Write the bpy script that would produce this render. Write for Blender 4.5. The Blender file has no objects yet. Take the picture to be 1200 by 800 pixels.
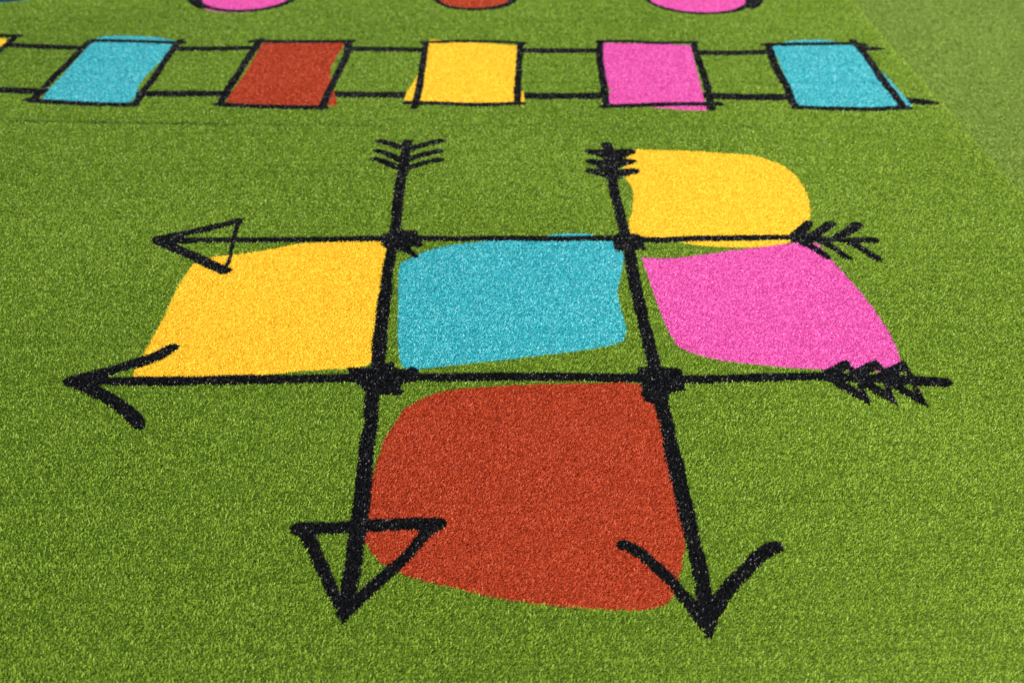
# Artificial turf playground: arrows, patches, squares and circles inlaid in the pile.
import bpy, math
import numpy as np

rng = np.random.default_rng(11)
C = bpy.context.scene.collection
sc = bpy.context.scene

# ------------------------------------------------------------------ camera model / survey of the markings
W, H = 1200.0, 800.0
F = 1500.0                     # focal length in survey pixels (45 mm on a 36 mm sensor)
HORIZON = -520.0
PITCH = math.atan((H / 2 - HORIZON) / F)
CAM_H = 1.6                    # height of the lens above the pile tips
PILE = 0.0058
CP, SP = math.cos(PITCH), math.sin(PITCH)


def ground(p):
    """survey pixels -> metres on the turf (camera foot at the origin, looking along +Y)"""
    p = np.asarray(p, float)
    v = p[..., 1] - HORIZON
    x = CAM_H * (p[..., 0] - W / 2) / (v * CP)
    y = CAM_H * (F / (v * CP * CP) - math.tan(PITCH))
    return np.stack([x, y], -1)


def project(g):
    v = F / (CP * CP) / (g[..., 1] / CAM_H + math.tan(PITCH))
    return np.stack([W / 2 + g[..., 0] * v * CP / CAM_H, v + HORIZON], -1)


def z8(x0, y0, s, pts):
    return [(x0 + x / s, y0 + y / s) for x, y in pts]


# ------------------------------------------------------------------ smoothing helpers
def smooth(pts, closed, n=5):
    P = np.asarray(pts, float)
    N = len(P)
    out = []
    last = N if closed else N - 1
    for i in range(last):
        if closed:
            a, b, c, d = P[(i - 1) % N], P[i], P[(i + 1) % N], P[(i + 2) % N]
        else:
            a, b, c, d = P[max(i - 1, 0)], P[i], P[i + 1], P[min(i + 2, N - 1)]
        for k in range(n):
            t = k / n
            out.append(0.5 * ((2 * b) + (c - a) * t + (2 * a - 5 * b + 4 * c - d) * t * t + (3 * b - a - 3 * c + d) * t ** 3))
    if not closed:
        out.append(P[-1])
    return np.array(out)


WIDER = 1.03
SHAPES = []      # painter's order: (surface id, 'poly'/'stroke', data, bbox)


def add_poly(sid, px, curve=True, metres=False):
    g = np.asarray(px, float) if metres else ground(px)
    if curve:
        g = smooth(g, True, 4)
    SHAPES.append((sid, 'poly', g, (g.min(0) - .004, g.max(0) + .004)))


def add_stroke(sid, px, w, curve=True, rough=0.10, metres=False):
    """hand drawn brush line: centre line in survey pixels, width(s) in metres"""
    g = np.asarray(px, float) if metres else ground(px)
    w = np.full(len(g), w, float) if np.isscalar(w) else np.asarray(w, float)
    g3 = np.column_stack([g, w * WIDER])
    if curve and len(g3) > 2:
        g3 = smooth(g3, False, 4)
    # re-sample about every 15 mm so that the width can wander like a hand drawn line
    seg = np.linalg.norm(np.diff(g3[:, :2], axis=0), axis=1)
    s = np.r_[0, np.cumsum(seg)]
    n = max(2, int(s[-1] / 0.015) + 1)
    q = np.linspace(0, s[-1], n)
    g3 = np.column_stack([np.interp(q, s, g3[:, k]) for k in range(3)])
    wob = np.convolve(rng.normal(0, 1, n + 4), np.ones(5) / 5, 'valid')
    g3[:, 2] *= 1 + rough * wob
    # a line lying across the view loses part of its width behind the nearer fibres
    dirn = np.gradient(g3[:, :2], axis=0)
    g3[:, 2] += .0095 * np.abs(dirn[:, 0]) / np.maximum(np.linalg.norm(dirn, axis=1), 1e-9) * np.clip(g3[:, 2] / .02, 0, 1)
    g3[:, :2] += 0.0012 * np.column_stack([np.convolve(rng.normal(0, 1, n + 4), np.ones(5) / 5, 'valid') for _ in 'xy'])
    r = g3[:, 2].max() / 2 + .004
    SHAPES.append((sid, 'stroke', g3, (g3[:, :2].min(0) - r, g3[:, :2].max(0) + r)))


def in_poly(P, g):
    x, y = P[:, 0], P[:, 1]
    inside = np.zeros(len(P), bool)
    x0, y0 = g[-1]
    for x1, y1 in g:
        if y0 != y1:
            c = ((y0 > y) != (y1 > y)) & (x < (x1 - x0) * (y - y0) / (y1 - y0) + x0)
            inside ^= c
        x0, y0 = x1, y1
    return inside


def in_stroke(P, g3):
    inside = np.zeros(len(P), bool)
    for a, b in zip(g3[:-1], g3[1:]):
        d = b[:2] - a[:2]
        L2 = max(d @ d, 1e-12)
        t = np.clip(((P - a[:2]) @ d) / L2, 0, 1)
        e = P - (a[:2] + t[:, None] * d)
        r = 0.5 * (a[2] + (b[2] - a[2]) * t)
        inside |= (e * e).sum(1) < r * r
    return inside


# ------------------------------------------------------------------ what lies on the turf
SURF = []        # surface id -> dict(name, thing, material)


def surface(thing, name, mat):
    SURF.append(dict(thing=thing, name=name, mat=mat))
    return len(SURF) - 1


THINGS = []


def thing(name, label, cat, group=None, kind=None):
    THINGS.append(dict(name=name, label=label, cat=cat, group=group, kind=kind))
    return len(THINGS) - 1


T_MAIN = thing('artificial_turf', 'bright green artificial turf sheet carrying all the coloured markings', 'turf', None, 'stuff')
T_SIDE = thing('artificial_turf', 'duller plain green turf sheet beyond the slanting seam at the right', 'turf', None, 'stuff')
S_MAIN = surface(T_MAIN, None, 'green')
S_SIDE = surface(T_SIDE, None, 'dull_green')

# seam between the two sheets
SEAM = ground([(998, 0), (1198, 226)])
SEAM_D = (SEAM[1] - SEAM[0]) / np.linalg.norm(SEAM[1] - SEAM[0])


def seam_dist(P):      # > 0 on the right hand sheet
    q = P - SEAM[0]
    d = SEAM_D if SEAM_D[1] > 0 else -SEAM_D
    return q[:, 0] * d[1] - q[:, 1] * d[0]


# ---- circles at the far edge
G_CIRC = 'black rimmed circles in a row'


def circle(label, mat, bottom, R, fill_off, fill_scale, w, extra=()):
    t = thing('painted_circle', label, 'circle', G_CIRC)
    f, o = surface(t, 'fill', mat), surface(t, 'outline', 'black')
    c = ground(bottom) + np.array([0, R])
    a = np.linspace(0, 2 * math.pi, 40, endpoint=False)
    wob = 1 + 0.012 * np.sin(2 * a + R * 90) + 0.010 * np.sin(3 * a + R * 50)
    ring = np.column_stack([np.cos(a), np.sin(a)]) * wob[:, None]
    add_poly(f, c + np.array(fill_off) + ring * R * fill_scale, metres=True)
    loop = c + ring * (R - w / 2)
    add_stroke(o, np.vstack([loop, loop[:2]]), w * (1 + .25 * np.cos(np.r_[a, a[:2]])), metres=True)
    for px, ww in extra:
        add_stroke(o, px, ww)


circle('turquoise circle with black rim, cut off at the far left corner', 'blue', (-10, 2.5), .19, (.01, -.012), 1.0, .028)
circle('pink circle with black rim, beyond the red square', 'pink', (279, 14.0), .212, (-.012, -.012), 1.0, .026,
       [([(224, -1), (229, 5), (238, 9)], .03)])
circle('brick red circle with black rim, beyond the yellow square', 'red', (555, 12), .180, (0, .004), .97, .028)
circle('pink circle with black rim and a blot on its right side', 'pink', (827, 17), .226, (0, .006), .965, .024,
       [([(889, -6), (887, 4), (880, 9)], .036)])

# ---- the two rails
G_RAIL = 'long black rails joining the row of squares'
t = thing('painted_line', 'far rail, thin black line joining the squares near their far edges', 'line', G_RAIL)
RU = surface(t, None, 'black')
for pts in ([(-150, 50), (-90, 51), (-40, 52)], [(11, 53), (50, 54.5), (95, 56)], [(203, 57), (250, 57), (299, 55.8)], [(410, 57), (460, 57.6), (497, 58.4)],
            [(610, 58.8), (650, 59.3), (704, 59)], [(816, 61.4), (860, 62), (905, 60.5)]):
    add_stroke(RU, pts, .044)
add_stroke(RU, [(1010, 56.5), (1022, 57), (1034, 56.6)], [.048, .04, .014])
t = thing('painted_line', 'near rail, thicker black line joining the squares near their near edges', 'line', G_RAIL)
RL = surface(t, None, 'black')
for pts in ([(-150, 101), (-95, 102)], [(-58, 104), (0, 105.3), (50, 107)], [(166, 110), (215, 109.5), (264, 110)], [(389, 110.3), (430, 110.8), (478, 111.2)],
            [(609, 111.8), (660, 112.4), (708, 112)], [(830, 112), (880, 113.6), (926, 113.5)]):
    add_stroke(RL, pts, .050)
add_stroke(RL, [(1058, 117), (1080, 119), (1096, 120.8)], [.052, .048, .018])

# ---- squares
G_SQ = 'black outlined coloured squares in a row'


def square(label, mat, fill, strokes):
    t = thing('painted_square', label, 'square', G_SQ)
    f, o = surface(t, 'fill', mat), surface(t, 'outline', 'black')
    add_poly(f, fill, curve='soft' == 0)
    for px, w in strokes:
        add_stroke(o, px, w)


VW, HW = .027, .030
square('yellow square cut off at the left end of the row', 'yellow',
       [(-95, 45), (8, 45), (7, 50), (-4, 62), (-20, 76), (-48, 108), (-160, 108)],
       [([(-100, 42), (-40, 41.5), (22, 42)], HW), ([(20, 42), (2, 57), (-25, 82), (-52, 112)], VW),
        ([(-170, 110), (-100, 111), (-52, 112)], HW), ([(-100, 42), (-168, 110)], VW)])
square('turquoise square, second from the left, leaning right with green showing inside', 'blue',
       [(48, 117), (56, 106), (80, 80), (107, 50), (114, 44), (125, 41.8), (150, 41.5), (185, 43.7), (205, 47.5), (202, 54), (192, 68), (180, 80),
        (170, 90), (163, 100), (160, 108), (158, 115), (150, 121), (100, 120.5)],
       [([(116, 47.5), (107, 48), (97, 56), (76, 78), (50, 104), (38, 118)], VW + .002), ([(107, 47.3), (150, 48), (213, 50)], HW - .004),
        ([(212, 47), (204, 56), (193, 72), (180, 92), (168, 106), (160, 119), (150, 123)], VW),
        ([(33, 117), (44, 118.3), (70, 119.7), (120, 122), (156, 122.5)], HW)])
square('brick red square in the row, between a turquoise and a yellow square', 'red',
       [(308, 50), (405, 50), (396, 64), (388, 78), (387, 88), (388, 98), (392, 108), (395, 119), (393, 124), (372, 124), (263, 121.5), (270, 110), (288, 84)],
       [([(306, 46), (292, 66), (278, 88), (266, 106), (258, 122)], VW + .001), ([(409, 48), (406, 64), (398, 82), (390, 98), (384, 110), (377, 126)], VW + .001),
        ([(296, 48.6), (308, 48.4), (360, 48.6), (412, 48)], HW - .003), ([(256, 122), (300, 124.2), (378, 126)], HW)])
square('yellow square at the middle of the row, spilling past its outline', 'yellow',
       [(500, 50), (504, 46.4), (515, 46.2), (520, 48.5), (560, 50), (606, 53), (607, 80), (610, 105), (613.5, 107), (615.3, 122), (612, 125), (607, 120.5),
        (560, 121), (492, 120), (483, 119), (473, 117), (476, 109), (489, 88), (496, 80)],
       [([(499, 49), (494, 84), (491, 104), (486, 126)], VW - .002), ([(610, 50), (608, 80), (606, 120)], VW - .003),
        ([(496, 49.5), (540, 48), (580, 48.6), (613, 50.4)], HW - .009), ([(478, 120.2), (520, 121), (560, 122.5), (610, 121)], HW - .002)])
square('pink square in the row, between a yellow and a turquoise square', 'pink',
       [(705, 50), (760, 51), (809, 53), (816, 80), (826, 118), (833, 129), (804, 129), (768, 126), (752, 124), (714, 122.5), (711.5, 118), (715, 106),
        (711, 96), (707, 76)],
       [([(703, 49), (703, 70), (707, 96), (710, 122)], VW - .001), ([(812, 50), (820, 74), (829, 102), (833, 128)], VW),
        ([(702, 48.4), (740, 48.4), (770, 50), (814, 49.6)], HW - .006), ([(708, 124.4), (750, 123), (790, 121.6), (842, 121.6)], HW - .001)])
square('turquoise square at the right end of the row beside two loose rail ends', 'blue',
       [(904, 52.4), (916, 49.4), (930, 47), (966, 46.6), (984, 49), (1000, 52.4), (1024, 76), (1038, 88), (1056, 108), (1069, 124), (1064, 128),
        (1050, 126), (990, 126), (936, 125), (928, 108)],
       [([(900, 52), (910, 80), (922, 102), (929, 120), (936, 126)], VW + .002), ([(999, 47), (1016, 66), (1032, 90), (1046, 108), (1060, 126.5)], VW + .002),
        ([(896, 52), (940, 51.4), (992, 50.8), (1011, 52)], HW - .003), ([(933, 125.4), (970, 126.8), (1020, 127.6), (1062, 126)], HW)])

# ---- big patches
G_PATCH = 'large coloured patches between the crossing arrows'


def patch(label, mat, px):
    t = thing('painted_patch', label, 'patch', G_PATCH)
    add_poly(surface(t, None, mat), px)


patch('yellow patch with a round right side, beside the scribbled arrow tail', 'yellow',
      [(739, 175.6), (757, 175), (782, 175.6), (819, 177), (850, 179.4), (880, 181.6), (904, 188), (924, 198), (938, 212), (946, 228), (950, 246), (948, 258),
       (938, 268), (930, 280), (918, 285.5), (900, 288), (870, 289.6), (830, 288), (800, 284), (784, 281), (757, 279.5), (741, 278), (737, 259), (740, 249), (742, 227.5),
       (739, 217.5), (732.5, 207.5), (730, 195), (734, 184)])
patch('slanted yellow patch left of the turquoise patch, under two arrow tips', 'yellow',
      [(246, 300.6), (269, 298.3), (305, 293.5), (346, 285.6), (387, 282.8), (430, 282.5), (453, 283), (457, 300), (452, 320), (445, 351), (442, 390), (440, 415), (431.5, 426.4),
       (409, 431), (360, 433.5), (305, 438.8), (250, 442), (200, 443), (160, 443), (155, 440), (170, 410), (192, 370), (208.7, 334), (222.5, 313.6), (230, 306)])
patch('turquoise patch in the middle square formed by the four arrows', 'blue',
      [(467.5, 313), (473, 306), (486.7, 299), (508.7, 291), (536, 285.5), (563.7, 282.5), (605, 279.7), (638, 276), (651.7, 273.9), (679, 272.8), (698, 275),
       (708, 279), (720, 283), (728, 293), (731, 302), (727.4, 324), (723.8, 340.7), (727.4, 360), (733.2, 380), (733, 393), (726, 400.7), (701, 407), (632.5, 415.8),
       (563.7, 423.8), (500, 430.5), (487, 431), (473, 429.5), (468, 418), (466, 387.5), (466.5, 350)])
patch('pink patch right of the turquoise patch, touching zigzag feather strokes', 'pink',
      [(752.4, 301.4), (756, 301.6), (781, 302.2), (808.7, 300), (850, 294), (891, 289), (927, 284.4), (943.5, 282), (957, 284.6), (968, 295.4), (979, 309), (993, 324), (1012, 346),
       (1028.7, 368), (1042.5, 390), (1050.7, 406.7), (1055, 419), (1056, 430), (1036, 436), (1020, 432.5), (1003, 435), (985, 432.5), (971, 432), (932.5, 430.7),
       (891, 426.6), (850, 422), (817, 415), (800.5, 408), (791, 401), (781, 382), (770, 354.5), (760.6, 327), (753, 305)])
patch('largest patch, brick red, nearest, between the two pointed arrow heads', 'red',
      [(463, 494.7), (471.8, 480.7), (487.5, 470), (512, 459.7), (540, 454.5), (592.5, 451), (645, 449), (697.5, 448), (746, 448.6), (758, 462), (768, 476),
       (774.5, 496.5), (781.5, 528), (792, 570), (799, 605), (802.5, 635), (801, 650), (797.5, 668), (792, 689), (785, 702), (771, 710.6), (745, 713.6), (710, 713),
       (645, 708), (575, 698), (522.5, 685.5), (480.5, 675), (466.5, 669), (449, 660), (435, 646), (427, 630), (428, 605), (433, 577), (437, 556), (445.5, 528), (454, 507)])

# ---- arrows
G_ARROW = 'black arrows crossing in a grid'


def arrow(label, shaft, head, tail, blots=()):
    t = thing('painted_arrow', label, 'arrow', G_ARROW)
    s, h, f = surface(t, 'shaft', 'black'), surface(t, 'arrowhead', 'black'), surface(t, 'fletching', 'black')
    for sid, lst in ((s, shaft), (h, head), (f, tail)):
        for px, w in lst:
            add_stroke(sid, px, np.asarray(w) * (.86 if sid == h else 1.0) if not np.isscalar(w) else w)
    for px in blots:
        add_poly(f, px, curve=False)


arrow('crosswise black arrow with closed triangle head left, branching barbs right',
      [([(186, 281), (232, 281), (277, 280.6), (319, 280.6), (400, 279.4), (446, 279), (500, 279), (549, 279), (591, 278.4), (660, 279), (715, 278.6), (757, 280.6),
         (784, 280.4), (829, 278.8), (880, 278), (918, 277.6), (966, 280), (1000, 281), (1023, 281)], [.022] * 9 + [.023] * 7 + [.024, .024, .028])],
      [([(187, 280), (220, 272.5), (245, 267), (280, 258)], [.040, .034, .031, .028]), ([(279.4, 258.5), (275, 275), (271, 290), (268.5, 302), (262, 316)], [.016, .014, .013, .012, .014]),
       ([(187, 282), (207.5, 292), (232.5, 302), (262, 316.5)], [.034, .037, .037, .038]), ([(188, 281.3), (205, 280), (215, 283)], [.04, .045, .02])],
      [([(927, 277.5), (937, 271.5), (945, 264.5), (947, 260.5)], [0.018, 0.028, 0.028, 0.025]), ([(955, 275), (966, 267), (973, 261.5)], 0.027),
       ([(975, 280), (986, 275), (997, 269), (1004, 263)], [0.018, 0.025, 0.028, 0.030]), ([(932, 280), (951, 288.7), (970, 301)], [0.025, 0.021, 0.020]),
       ([(961, 281), (977.5, 290), (994, 302)], [0.025, 0.021, 0.022]), ([(990, 281), (1007.5, 289.5), (1027.5, 302.5)], [0.025, 0.022, 0.023])],
      [[(924, 276), (938, 270), (948, 273), (960, 274), (968, 279), (966, 284), (956, 283), (945, 285.5), (932, 281)]])
arrow('crosswise black arrow with open head left and zigzag triangle feathers right',
      [([(82, 445.5), (130, 446), (175, 445.6), (220, 445.5), (277, 444), (332, 443.7), (390, 442.5), (415, 442), (494, 441), (540, 441), (577, 440.6), (660, 440.6),
         (720, 441.6), (747, 442), (805, 443.6), (877, 441.8), (971, 440.5), (1010, 442.5), (1047, 443.7), (1072, 445), (1106, 447)],
        [.024, .026, .030, .031, .031, .029, .027, .027, .026, .026, .026, .026, .026, .027, .027, .026, .024, .028, .03, .031, .030])],
      [([(83, 445), (100, 441.5), (130, 433.5), (160, 424.5), (182.5, 417), (201, 406.5)], [.034, .042, .037, .037, .036, .034]),
       ([(84, 446), (107.5, 456), (130, 468), (148, 480), (160, 491), (164, 498)], [.036, .038, .035, .034, .032, .028])],
      [([(972, 436), (985, 430), (990.6, 422.5)], [0.028, 0.028, 0.008]), ([(991.5, 423), (1000, 436), (1006, 445)], [0.015, 0.016, 0.009]),
       ([(976, 443.5), (1001, 458.5), (1018, 472)], [0.027, 0.023, 0.008]), ([(1006, 445), (1010, 457), (1018.5, 472.5)], [0.012, 0.015, 0.008]),
       ([(1004, 438), (1018, 430), (1024, 422.8)], [0.028, 0.027, 0.008]), ([(1025.5, 423.5), (1034, 436), (1039, 446)], [0.015, 0.016, 0.009]),
       ([(1010, 446), (1034, 460), (1050.5, 473)], [0.028, 0.023, 0.008]), ([(1039, 446), (1041, 456), (1050, 473)], [0.012, 0.015, 0.008]),
       ([(1038, 439), (1051, 431), (1057, 424)], [0.028, 0.026, 0.008]), ([(1057.5, 424), (1065, 437), (1070, 446)], [0.015, 0.016, 0.009]),
       ([(1044, 447), (1067, 462), (1085.5, 475)], [0.027, 0.022, 0.008]), ([(1071, 448), (1076, 460), (1085, 475)], [0.012, 0.015, 0.008])])
arrow('lengthwise black arrow with closed triangle head near and straight feather strokes far',
      [([(477.5, 165.5), (475, 181), (472.5, 197.5), (469, 215), (465.8, 240), (464.4, 259), (461.5, 275), (458.5, 295), (454.2, 316), (452.8, 337), (449.4, 356), (445.3, 397),
         (443, 425), (436.5, 462), (434, 497), (429.8, 520), (424.5, 577), (422, 599), (419.5, 618), (416, 642), (410.5, 677), (404, 707), (401.3, 726)],
        [.033, .035, .034, .032, .031, .030, .030, .029, .030, .031, .034, .033, .032, .031, .030, .032, .034, .033, .032, .031, .031, .026, .008])],
      [([(352, 618.5), (370, 618), (414, 616), (452, 613.5), (512, 612.5)], [.036, .035, .033, .035, .034]),
       ([(355, 619), (365, 637), (377, 663.5), (389.5, 691.5), (401, 726)], [.036, .028, .024, .022, .008]),
       ([(512, 613), (498, 625), (479, 648), (456, 669), (435, 688), (414, 708), (402, 727)], [.03, .026, .023, .025, .025, .024, .008])],
      [([(446, 165), (457, 168), (470, 173.2)], .026), ([(442.3, 176.2), (456, 181), (470, 187.5)], .026), ([(440.5, 186), (452, 190), (467, 196.5)], .026),
       ([(516, 164.8), (502, 168), (483, 174)], .027), ([(514, 177), (498, 180.5), (480, 186)], .026), ([(514, 187), (498, 190), (476, 197.5)], .025)])
arrow('lengthwise black arrow with open curved head near and scribbled feathers far',
      [([(711, 168.5), (715, 182.5), (716.5, 200), (719, 219), (724, 240), (730, 265), (737, 292), (741, 312.5), (745.5, 337.5), (752, 366), (761, 405), (766, 424), (772.5, 462),
         (779.5, 490), (788.5, 528), (799, 577), (809, 617), (815, 645), (822, 675), (827, 708), (831.4, 743)],
        [.034, .036, .032, .030, .030, .029, .031, .032, .033, .031, .031, .031, .031, .030, .033, .034, .031, .031, .031, .029, .014])],
      [([(731, 637), (745, 643.5), (762.5, 657), (783.5, 676.5), (797.5, 693), (815, 715), (831.3, 744)], [.026, .027, .024, .023, .023, .028, .014]),
       ([(907, 640.5), (890, 650), (874.5, 666), (859, 682), (845, 701), (834, 720), (831.5, 744)], [.032, .031, .029, .032, .03, .026, .014])],
      [([(690, 177), (700, 176.6), (714, 177)], .022), ([(690.5, 177.5), (701, 181.5), (714, 186)], .018), ([(737, 177.3), (726, 177.5), (713, 180)], .034),
       ([(736, 179.5), (725, 184), (712, 188)], .022), ([(692.5, 188.5), (702, 190), (714, 189)], .028), ([(692, 189), (703, 194.5), (713, 197)], .02),
       ([(741, 187.8), (731, 187.6), (714, 186.8)], .018), ([(740.5, 188.5), (730, 191.5), (716, 197)], .024), ([(692.5, 200), (704, 200), (716, 198.5)], .027),
       ([(694, 201), (705, 205.5), (713, 207.5)], .016), ([(741.5, 199.8), (730, 200.5), (716, 203)], .032), ([(739, 201.5), (729, 205.5), (721, 208)], .018)])

# ---- knots where the arrows cross
G_KNOT = 'black scribbled knots on the arrow crossings'


def knot(label, px):
    t = thing('painted_knot', label, 'knot', G_KNOT)
    sid = surface(t, None, 'black')
    g = ground(px)
    # ragged scribble edge: split each side and push the new points about
    out = []
    for a, b in zip(g, np.roll(g, -1, 0)):
        n = max(1, int(np.linalg.norm(b - a) / .012))
        for k in range(n):
            out.append(a + (b - a) * k / n + (rng.normal(0, .0022, 2) if k else 0))
    add_poly(sid, out, curve=False, metres=True)


knot('ragged black knot with a stray stroke at the turquoise patch\'s far left corner',
     z8(400, 240, 8, [(368, 300), (385, 262), (420, 272), (450, 240), (570, 222), (620, 240), (700, 232), (725, 280), (780, 380), (740, 395), (680, 390), (650, 400),
                      (672, 425), (722, 478), (690, 502), (636, 462), (600, 442), (560, 430), (520, 430), (420, 405), (375, 372)]))
knot('small black knot between the turquoise patch and the round yellow patch',
     z8(680, 240, 8, [(298, 290), (360, 258), (460, 265), (520, 268), (560, 280), (625, 320), (600, 370), (620, 428), (560, 420), (500, 418), (440, 452), (400, 430),
                      (340, 435), (310, 380)]))
knot('wide spiky black knot at the turquoise patch\'s near left corner',
     z8(390, 400, 8, [(128, 235), (220, 238), (360, 235), (380, 190), (490, 200), (570, 185), (620, 250), (690, 255), (740, 228), (790, 245), (830, 330), (780, 370),
                      (660, 385), (640, 440), (682, 470), (600, 502), (560, 490), (450, 502), (310, 500), (270, 430), (210, 380), (170, 310)]))
knot('blocky black knot between the brick red and pink patches',
     z8(720, 400, 8, [(225, 238), (320, 228), (430, 228), (500, 240), (622, 243), (640, 300), (660, 350), (672, 462), (560, 475), (500, 490), (512, 560), (400, 600),
                      (340, 572), (270, 552), (250, 420), (225, 370)]))


def classify(P):
    ids = np.where(seam_dist(P) > 0, S_SIDE, S_MAIN).astype(np.int16)
    order = np.argsort(P[:, 1], kind='stable')
    ys = P[order, 1]
    for sid, kind, g, (lo, hi) in SHAPES:
        a, b = np.searchsorted(ys, [lo[1], hi[1]])
        idx = order[a:b]
        x = P[idx, 0]
        idx = idx[(x > lo[0]) & (x < hi[0])]
        if not len(idx):
            continue
        m = in_poly(P[idx], g) if kind == 'poly' else in_stroke(P[idx], g)
        ids[idx[m]] = sid
    return ids


# ------------------------------------------------------------------ pile: roots of the fibres
def lattice_noise(P, cell, seed):
    """smooth value noise on the ground, -1..1"""
    r = np.random.default_rng(seed)
    tab = r.uniform(-1, 1, (64, 64))
    q = P / cell + 500.0
    i = np.floor(q).astype(int)
    f = q - i
    f = f * f * (3 - 2 * f)
    x0, y0 = i[:, 0] % 64, i[:, 1] % 64
    x1, y1 = (x0 + 1) % 64, (y0 + 1) % 64
    return (tab[x0, y0] * (1 - f[:, 0]) + tab[x1, y0] * f[:, 0]) * (1 - f[:, 1]) + (tab[x0, y1] * (1 - f[:, 0]) + tab[x1, y1] * f[:, 0]) * f[:, 1]


Y0, Y1, XM = 1.10, 7.2, 4.4
DENS = 270000.0
GAUGE = 0.0055


def half_width(y):
    v = F / (CP * CP) / (y / CAM_H + math.tan(PITCH))
    return 620.0 * CAM_H / (v * CP)


roots = []
yy = Y0
while yy < Y1:                                   # strips of growing distance, each with its own fibre density
    dy = 0.1
    d = math.hypot(yy + dy / 2, CAM_H)
    k = (2.25 / d) ** 0.75 if d > 2.25 else 1.0
    hw = half_width(yy + dy / 2)
    inner = hw + 0.12
    outer = min(hw + 1.1, XM)
    if yy < 1.42 or yy > 5.75:
        k *= 0.3
    n = int(DENS * k * dy * 2 * inner)
    q = np.arange(n) + int(rng.integers(1, 9999))       # even, unclumped spread of the tufts
    x = -inner + 2 * inner * ((q * 0.7548776662466927) % 1.0)
    n2 = int(DENS * k * 0.3 * dy * 2 * (outer - inner))
    x2 = rng.uniform(inner, outer, n2) * rng.choice([-1, 1], n2)
    xx = np.r_[x, x2]
    y = np.r_[yy + dy * ((q * 0.5698402909980532) % 1.0), rng.uniform(yy, yy + dy, n2)]
    wk = np.r_[np.full(n, 1.0), np.full(n2, 1.7)] * (k ** -.28 if not (yy < 1.42 or yy > 5.75) else 1.5 / math.sqrt(k / .3))
    roots.append(np.column_stack([xx, y, wk]))
    yy += dy
R = np.vstack(roots)
P = R[:, :2].copy()
wk = R[:, 2]
# tufts sit in rows across the sheet
row = np.round(P[:, 1] / GAUGE)
P[:, 1] = P[:, 1] * .65 + row * GAUGE * .35 + rng.normal(0, .0004, len(P))
P[:, 0] += rng.normal(0, .0004, len(P))
ids = classify(P + rng.normal(0, .0010, P.shape))
sd = seam_dist(P)

# a closed joint between the rolls and a few looser tuft rows
joint = ground([(-300, 139), (0, 141.5), (220, 145), (680, 149), (1040, 149.3), (1300, 150)])
jy = np.interp(P[:, 0], joint[:, 0], joint[:, 1])
near_joint = (np.abs(P[:, 1] - jy) < .012) & (sd < 0)
loose = 0.25 + 0.75 * (lattice_noise(np.column_stack([P[:, 0], P[:, 0] * 0]), .35, 5) * .5 + .5)
drop = near_joint & (rng.uniform(0, 1, len(P)) < .3 * loose)
drop |= (sd > -.001) & (sd < .005)
keep = ~drop
P, wk, ids, row, sd = P[keep], wk[keep], ids[keep], row[keep].astype(int), sd[keep]
N = len(P)
joint_look = np.interp(project(P)[:, 0], [-200, 0, 300, 330, 430, 440, 465, 480, 860, 890, 1030], [.6, .7, .65, .4, .36, .55, .55, .32, .28, .45, .4])
joint_look = joint_look * (0.6 + 0.4 * lattice_noise(np.column_stack([P[:, 0], P[:, 0] * 0]), .06, 5))
print('fibres', N)

rowr = np.random.default_rng(3).normal(0, 1, 4000)
is_green = ids <= S_SIDE
tint = np.clip(0.5 + np.where(is_green, .17, .16) * rng.normal(0, 1, N) + np.where(is_green, .04, .02) * rowr[row % 4000]
               + np.where(is_green, .05, .02) * lattice_noise(P, .7, 22), 0, 1)

# blades: root, bend, tip
green = ids <= S_SIDE
az = rng.uniform(0, 2 * math.pi, N)
lean = rng.uniform(.08, .68, N)
lean[ids > S_SIDE] *= 1.3
var = np.where(ids <= S_SIDE, .25, .15)
hgt = PILE * (np.where(ids <= S_SIDE, .82, .74) + var * rng.normal(0, 1, N)).clip(.35, 1.45)
jd = np.abs(P[:, 1] - np.interp(P[:, 0], joint[:, 0], joint[:, 1]))
joint_dark = (jd < .013) & (sd < 0) & (rng.uniform(0, 1, N) < joint_look)
hgt *= np.where((jd < .016) & (sd < 0), .8, 1.0)
vec = np.column_stack([np.cos(az), np.sin(az)]) * lean[:, None]
vec[:, 0] += 0.10 * lattice_noise(P, .5, 31) + 0.03 * rowr[(row * 7) % 4000]
vec[:, 1] += -0.10 + 0.10 * lattice_noise(P, .45, 32)
vec[:, 0] += np.where(ids == S_SIDE, -0.25, 0)
edge = np.exp(-np.clip(-sd, 0, None) / .018) * (sd < 0)
vec[:, 0] += -0.25 * edge
tint = np.clip(tint + .36 * edge, .07, 1)  # yellower seam edge; the sunlit look of the raised edge is tinted in too
tint[joint_dark] = rng.uniform(0, .03, joint_dark.sum())  # fibres picked along the roll joint get the darkest tint
az2 = az + rng.normal(0, .9, N)
vec2 = np.column_stack([np.cos(az2), np.sin(az2)]) * (lean * .9 + .25)[:, None]
wdt = 0.00092 * wk * rng.uniform(.75, 1.3, N)
base_z = np.where(ids == S_SIDE, -0.0035, 0.0)
root = np.column_stack([P, base_z])
mid = root + np.column_stack([vec * (hgt * .55)[:, None], hgt * .62])
tip = mid + np.column_stack([vec2 * (hgt * .55)[:, None], hgt * .36])
d = mid[:, :2] - root[:, :2]
tw = np.arctan2(d[:, 1], d[:, 0]) + math.pi / 2 + rng.normal(0, .6, N)
side = np.column_stack([np.cos(tw), np.sin(tw), rng.normal(0, .25, N)])
s_root, s_mid = side * (wdt * .9)[:, None], side * wdt[:, None]
s_tip = side * (wdt * .7)[:, None]


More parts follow.
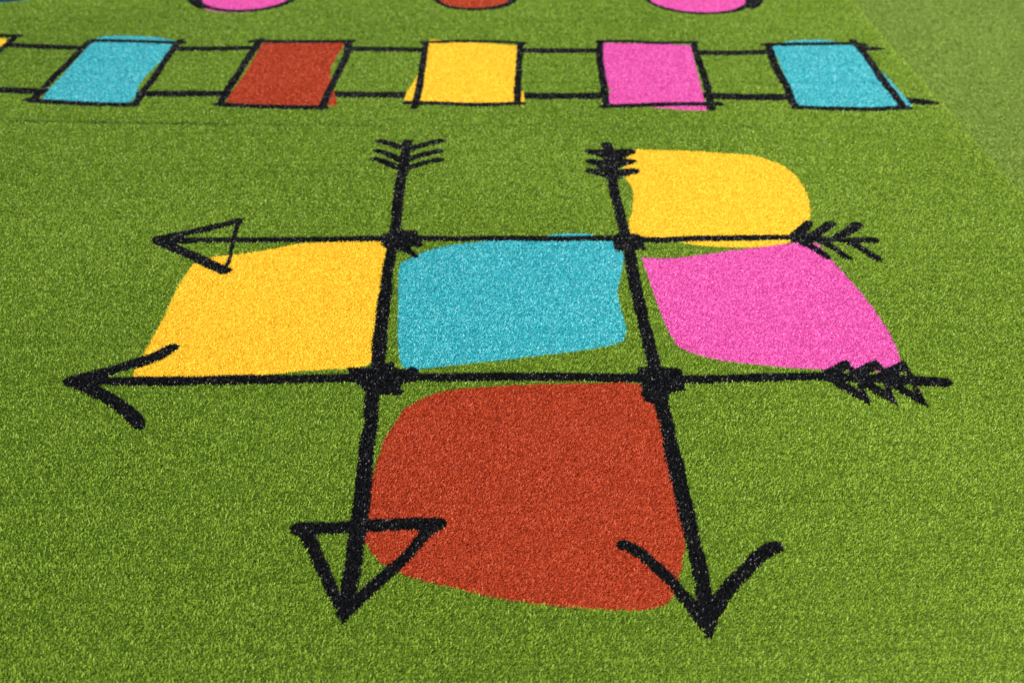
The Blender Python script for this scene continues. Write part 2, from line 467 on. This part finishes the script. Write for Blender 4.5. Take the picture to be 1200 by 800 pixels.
# ------------------------------------------------------------------ materials
def ramp_mat(name, lo, mid_c, hi, rough=.42, spec=.5, transl=.22, sheen=0.0):
    m = bpy.data.materials.new(name)
    m.use_nodes = True
    nt = m.node_tree
    nt.nodes.clear()
    out = nt.nodes.new('ShaderNodeOutputMaterial')
    pr = nt.nodes.new('ShaderNodeBsdfPrincipled')
    pr.inputs['Roughness'].default_value = rough
    pr.inputs['Specular IOR Level'].default_value = spec
    pr.inputs['Sheen Weight'].default_value = sheen
    pr.inputs['Sheen Roughness'].default_value = .45
    at = nt.nodes.new('ShaderNodeAttribute')
    at.attribute_name = 'tint'
    rp = nt.nodes.new('ShaderNodeValToRGB')
    e = rp.color_ramp.elements
    e[0].position, e[0].color = 0.13, (*lo, 1)
    dk = e.new(.02)
    dk.color = (lo[0] * .3, lo[1] * .25, lo[2] * .5, 1)
    dk2 = e.new(.065)
    dk2.color = (*lo, 1)
    e = rp.color_ramp.elements
    e[len(e) - 1].position, e[len(e) - 1].color = 0.9, (*hi, 1)
    c = e.new(.5)
    c.color = (*mid_c, 1)
    nt.links.new(at.outputs['Fac'], rp.inputs['Fac'])
    nt.links.new(rp.outputs['Color'], pr.inputs['Base Color'])
    if transl > 0:
        tr = nt.nodes.new('ShaderNodeBsdfTranslucent')
        mx = nt.nodes.new('ShaderNodeMixShader')
        mx.inputs['Fac'].default_value = transl
        nt.links.new(rp.outputs['Color'], tr.inputs['Color'])
        nt.links.new(pr.outputs[0], mx.inputs[1])
        nt.links.new(tr.outputs[0], mx.inputs[2])
        nt.links.new(mx.outputs[0], out.inputs['Surface'])
    else:
        nt.links.new(pr.outputs[0], out.inputs['Surface'])
    return m


MATS = {
    'green': ramp_mat('green_fibre', (.098, .180, .007), (.232, .370, .018), (.365, .51, .055), rough=.48, spec=.42, sheen=.07),
    'dull_green': ramp_mat('dull_green_fibre', (.145, .24, .025), (.26, .378, .050), (.36, .47, .084), rough=.55, spec=.35, sheen=.07),
    'yellow': ramp_mat('yellow_fibre', (.94, .64, .04), (.97, .70, .055), (.97, .76, .085), transl=.35, rough=.65, spec=.2),
    'blue': ramp_mat('turquoise_fibre', (.003, .29, .37), (.06, .59, .63), (.42, .83, .84), transl=.3, rough=.45, spec=.45),  # whitish end of the ramp paints sun glints into the fibre colour
    'pink': ramp_mat('pink_fibre', (.68, .065, .39), (.84, .145, .52), (.94, .32, .66), transl=.3, rough=.52, spec=.32),
    'red': ramp_mat('brick_red_fibre', (.36, .034, .011), (.53, .070, .021), (.66, .145, .056), transl=.25, rough=.52, spec=.26),
    'black': ramp_mat('black_fibre', (.003, .003, .0033), (.005, .005, .0055), (.011, .011, .012), rough=.40, spec=.27, transl=0),
}


# ------------------------------------------------------------------ backing: the sheet itself, cut along the markings
STEP = 0.0035
gx = np.arange(-XM, XM, STEP)
gy = np.arange(Y0, Y1, STEP)
GX, GY = np.meshgrid(gx + STEP / 2, gy + STEP / 2)
gid = classify(np.column_stack([GX.ravel(), GY.ravel()])).reshape(GX.shape)
RUNS = {}
for j in range(len(gy)):
    r = gid[j]
    cut = np.flatnonzero(np.diff(r)) + 1
    st = np.r_[0, cut]
    en = np.r_[cut, len(r)]
    for a, b in zip(st, en):
        RUNS.setdefault(int(r[a]), []).append((gx[a], gx[0] + b * STEP, gy[j], gy[j] + STEP))


def build(sid, name, origin, parent, mat):
    sel = np.flatnonzero(ids == sid)
    n = len(sel)
    V = np.empty((n, 6, 3))
    V[:, 0], V[:, 1] = root[sel] - s_root[sel], root[sel] + s_root[sel]
    V[:, 2], V[:, 3] = mid[sel] + s_mid[sel], mid[sel] - s_mid[sel]
    V[:, 4], V[:, 5] = tip[sel] + s_tip[sel], tip[sel] - s_tip[sel]
    V = V.reshape(-1, 3)
    b = (np.arange(n) * 6)[:, None]
    quads = np.concatenate([b + np.array([[0, 1, 2, 3]]), b + np.array([[3, 2, 4, 5]])], 1).reshape(-1, 4)
    T = np.repeat(tint[sel], 6)
    z = 0.0008 + (-0.0035 if sid == S_SIDE else 0)
    runs = np.array(RUNS.get(sid, []))
    if len(runs):
        q = np.empty((len(runs), 4, 3))
        q[:, 0] = np.column_stack([runs[:, 0], runs[:, 2], np.full(len(runs), z)])
        q[:, 1] = np.column_stack([runs[:, 1], runs[:, 2], np.full(len(runs), z)])
        q[:, 2] = np.column_stack([runs[:, 1], runs[:, 3], np.full(len(runs), z)])
        q[:, 3] = np.column_stack([runs[:, 0], runs[:, 3], np.full(len(runs), z)])
        quads = np.vstack([quads, len(V) + np.arange(len(runs) * 4).reshape(-1, 4)])
        V = np.vstack([V, q.reshape(-1, 3)])
        T = np.r_[T, np.full(len(runs) * 4, .10 if sid <= S_SIDE else .42)]
    V = V - np.array([origin[0], origin[1], origin[2]])
    me = bpy.data.meshes.new(name)
    me.vertices.add(len(V))
    me.vertices.foreach_set('co', V.astype(np.float32).ravel())
    me.loops.add(quads.size)
    me.loops.foreach_set('vertex_index', quads.astype(np.int32).ravel())
    me.polygons.add(len(quads))
    me.polygons.foreach_set('loop_start', np.arange(0, quads.size, 4, dtype=np.int32))
    at = me.attributes.new('tint', 'FLOAT', 'POINT')
    at.data.foreach_set('value', T.astype(np.float32))
    me.update(calc_edges=True)
    me.materials.append(mat)
    o = bpy.data.objects.new(name, me)
    C.objects.link(o)
    if parent is not None:
        o.parent = parent
    else:
        o.location = origin
    return o


def tag(o, t):
    o['label'] = t['label']
    o['category'] = t['cat']
    if t['group']:
        o['group'] = t['group']
    if t['kind']:
        o['kind'] = t['kind']


for ti, t in enumerate(THINGS):
    sids = [s for s in range(len(SURF)) if SURF[s]['thing'] == ti]
    if ti in (T_MAIN, T_SIDE):
        org = (0.0, 3.0, 0.0)
    else:
        g = np.vstack([sh[2][:, :2] for sh in SHAPES if sh[0] in sids])
        c = (g.min(0) + g.max(0)) / 2
        org = (float(c[0]), float(c[1]), 0.0)
    if SURF[sids[0]]['name'] is None:
        o = build(sids[0], t['name'], org, None, MATS[SURF[sids[0]]['mat']])
        tag(o, t)
    else:
        e = bpy.data.objects.new(t['name'], None)
        e.location = org
        e.empty_display_size = .1
        C.objects.link(e)
        tag(e, t)
        for s in sids:
            build(s, SURF[s]['name'], org, e, MATS[SURF[s]['mat']])

# ------------------------------------------------------------------ the ground the sheets lie on, to the horizon
gm = bpy.data.materials.new('ground_green')
gm.use_nodes = True
nt = gm.node_tree
pr = nt.nodes['Principled BSDF']
pr.inputs['Roughness'].default_value = .8
tc = nt.nodes.new('ShaderNodeTexCoord')
nz = nt.nodes.new('ShaderNodeTexNoise')
nz.inputs['Scale'].default_value = 260
nz.inputs['Detail'].default_value = 4
rp = nt.nodes.new('ShaderNodeValToRGB')
rp.color_ramp.elements[0].position, rp.color_ramp.elements[0].color = .35, (.05, .10, .008, 1)
rp.color_ramp.elements[1].position, rp.color_ramp.elements[1].color = .65, (.15, .25, .025, 1)
bp = nt.nodes.new('ShaderNodeBump')
bp.inputs['Strength'].default_value = .7
bp.inputs['Distance'].default_value = .006
nt.links.new(tc.outputs['Object'], nz.inputs['Vector'])
nt.links.new(nz.outputs['Fac'], rp.inputs['Fac'])
nt.links.new(rp.outputs['Color'], pr.inputs['Base Color'])
nt.links.new(nz.outputs['Fac'], bp.inputs['Height'])
nt.links.new(bp.outputs['Normal'], pr.inputs['Normal'])
me = bpy.data.meshes.new('ground')
S = 400
me.from_pydata([(-S, -S, 0), (S, -S, 0), (S, S, 0), (-S, S, 0)], [], [(0, 1, 2, 3)])
me.materials.append(gm)
go = bpy.data.objects.new('ground', me)
go.location = (0, 0, -.009)
C.objects.link(go)
go['kind'] = 'structure'
go['label'] = 'green ground under the turf sheets'

# ------------------------------------------------------------------ light
EL, AZ = math.radians(57), math.radians(228)      # AZ clockwise from +Y: the sun stands behind the camera to the left
sun_dir = np.array([math.sin(AZ) * math.cos(EL), math.cos(AZ) * math.cos(EL), math.sin(EL)])
w = bpy.data.worlds.new('World')
sc.world = w
w.use_nodes = True
nt = w.node_tree
sky = nt.nodes.new('ShaderNodeTexSky')
sky.sky_type = 'NISHITA'
sky.sun_disc = False
sky.sun_elevation = EL
sky.sun_rotation = AZ
nt.links.new(sky.outputs['Color'], nt.nodes['Background'].inputs['Color'])
nt.nodes['Background'].inputs['Strength'].default_value = .10
from mathutils import Vector
L = bpy.data.lights.new('sun', 'SUN')
L.energy = 4.8
L.angle = math.radians(.53)
L.color = (1, .95, .87)
lo = bpy.data.objects.new('sun', L)
lo.rotation_euler = Vector(sun_dir).to_track_quat('Z', 'Y').to_euler()
lo.location = (-3, -3, 6)
C.objects.link(lo)

# ------------------------------------------------------------------ camera
cd = bpy.data.cameras.new('camera')
cd.sensor_width = 36
cd.lens = 36 * F / W
cd.clip_end = 2000
cd.clip_start = .05
cd.dof.use_dof = True
cd.dof.focus_distance = 2.75
cd.dof.aperture_fstop = 3.8
co = bpy.data.objects.new('camera', cd)
co.location = (0, 0, CAM_H + PILE * .8)
co.rotation_euler = (math.pi / 2 - PITCH, 0, 0)
C.objects.link(co)
sc.camera = co

vs = sc.view_settings
vs.view_transform = 'Standard'
vs.look = 'None'
vs.exposure = 0.3
vs.gamma = 1
vs.use_curve_mapping = False
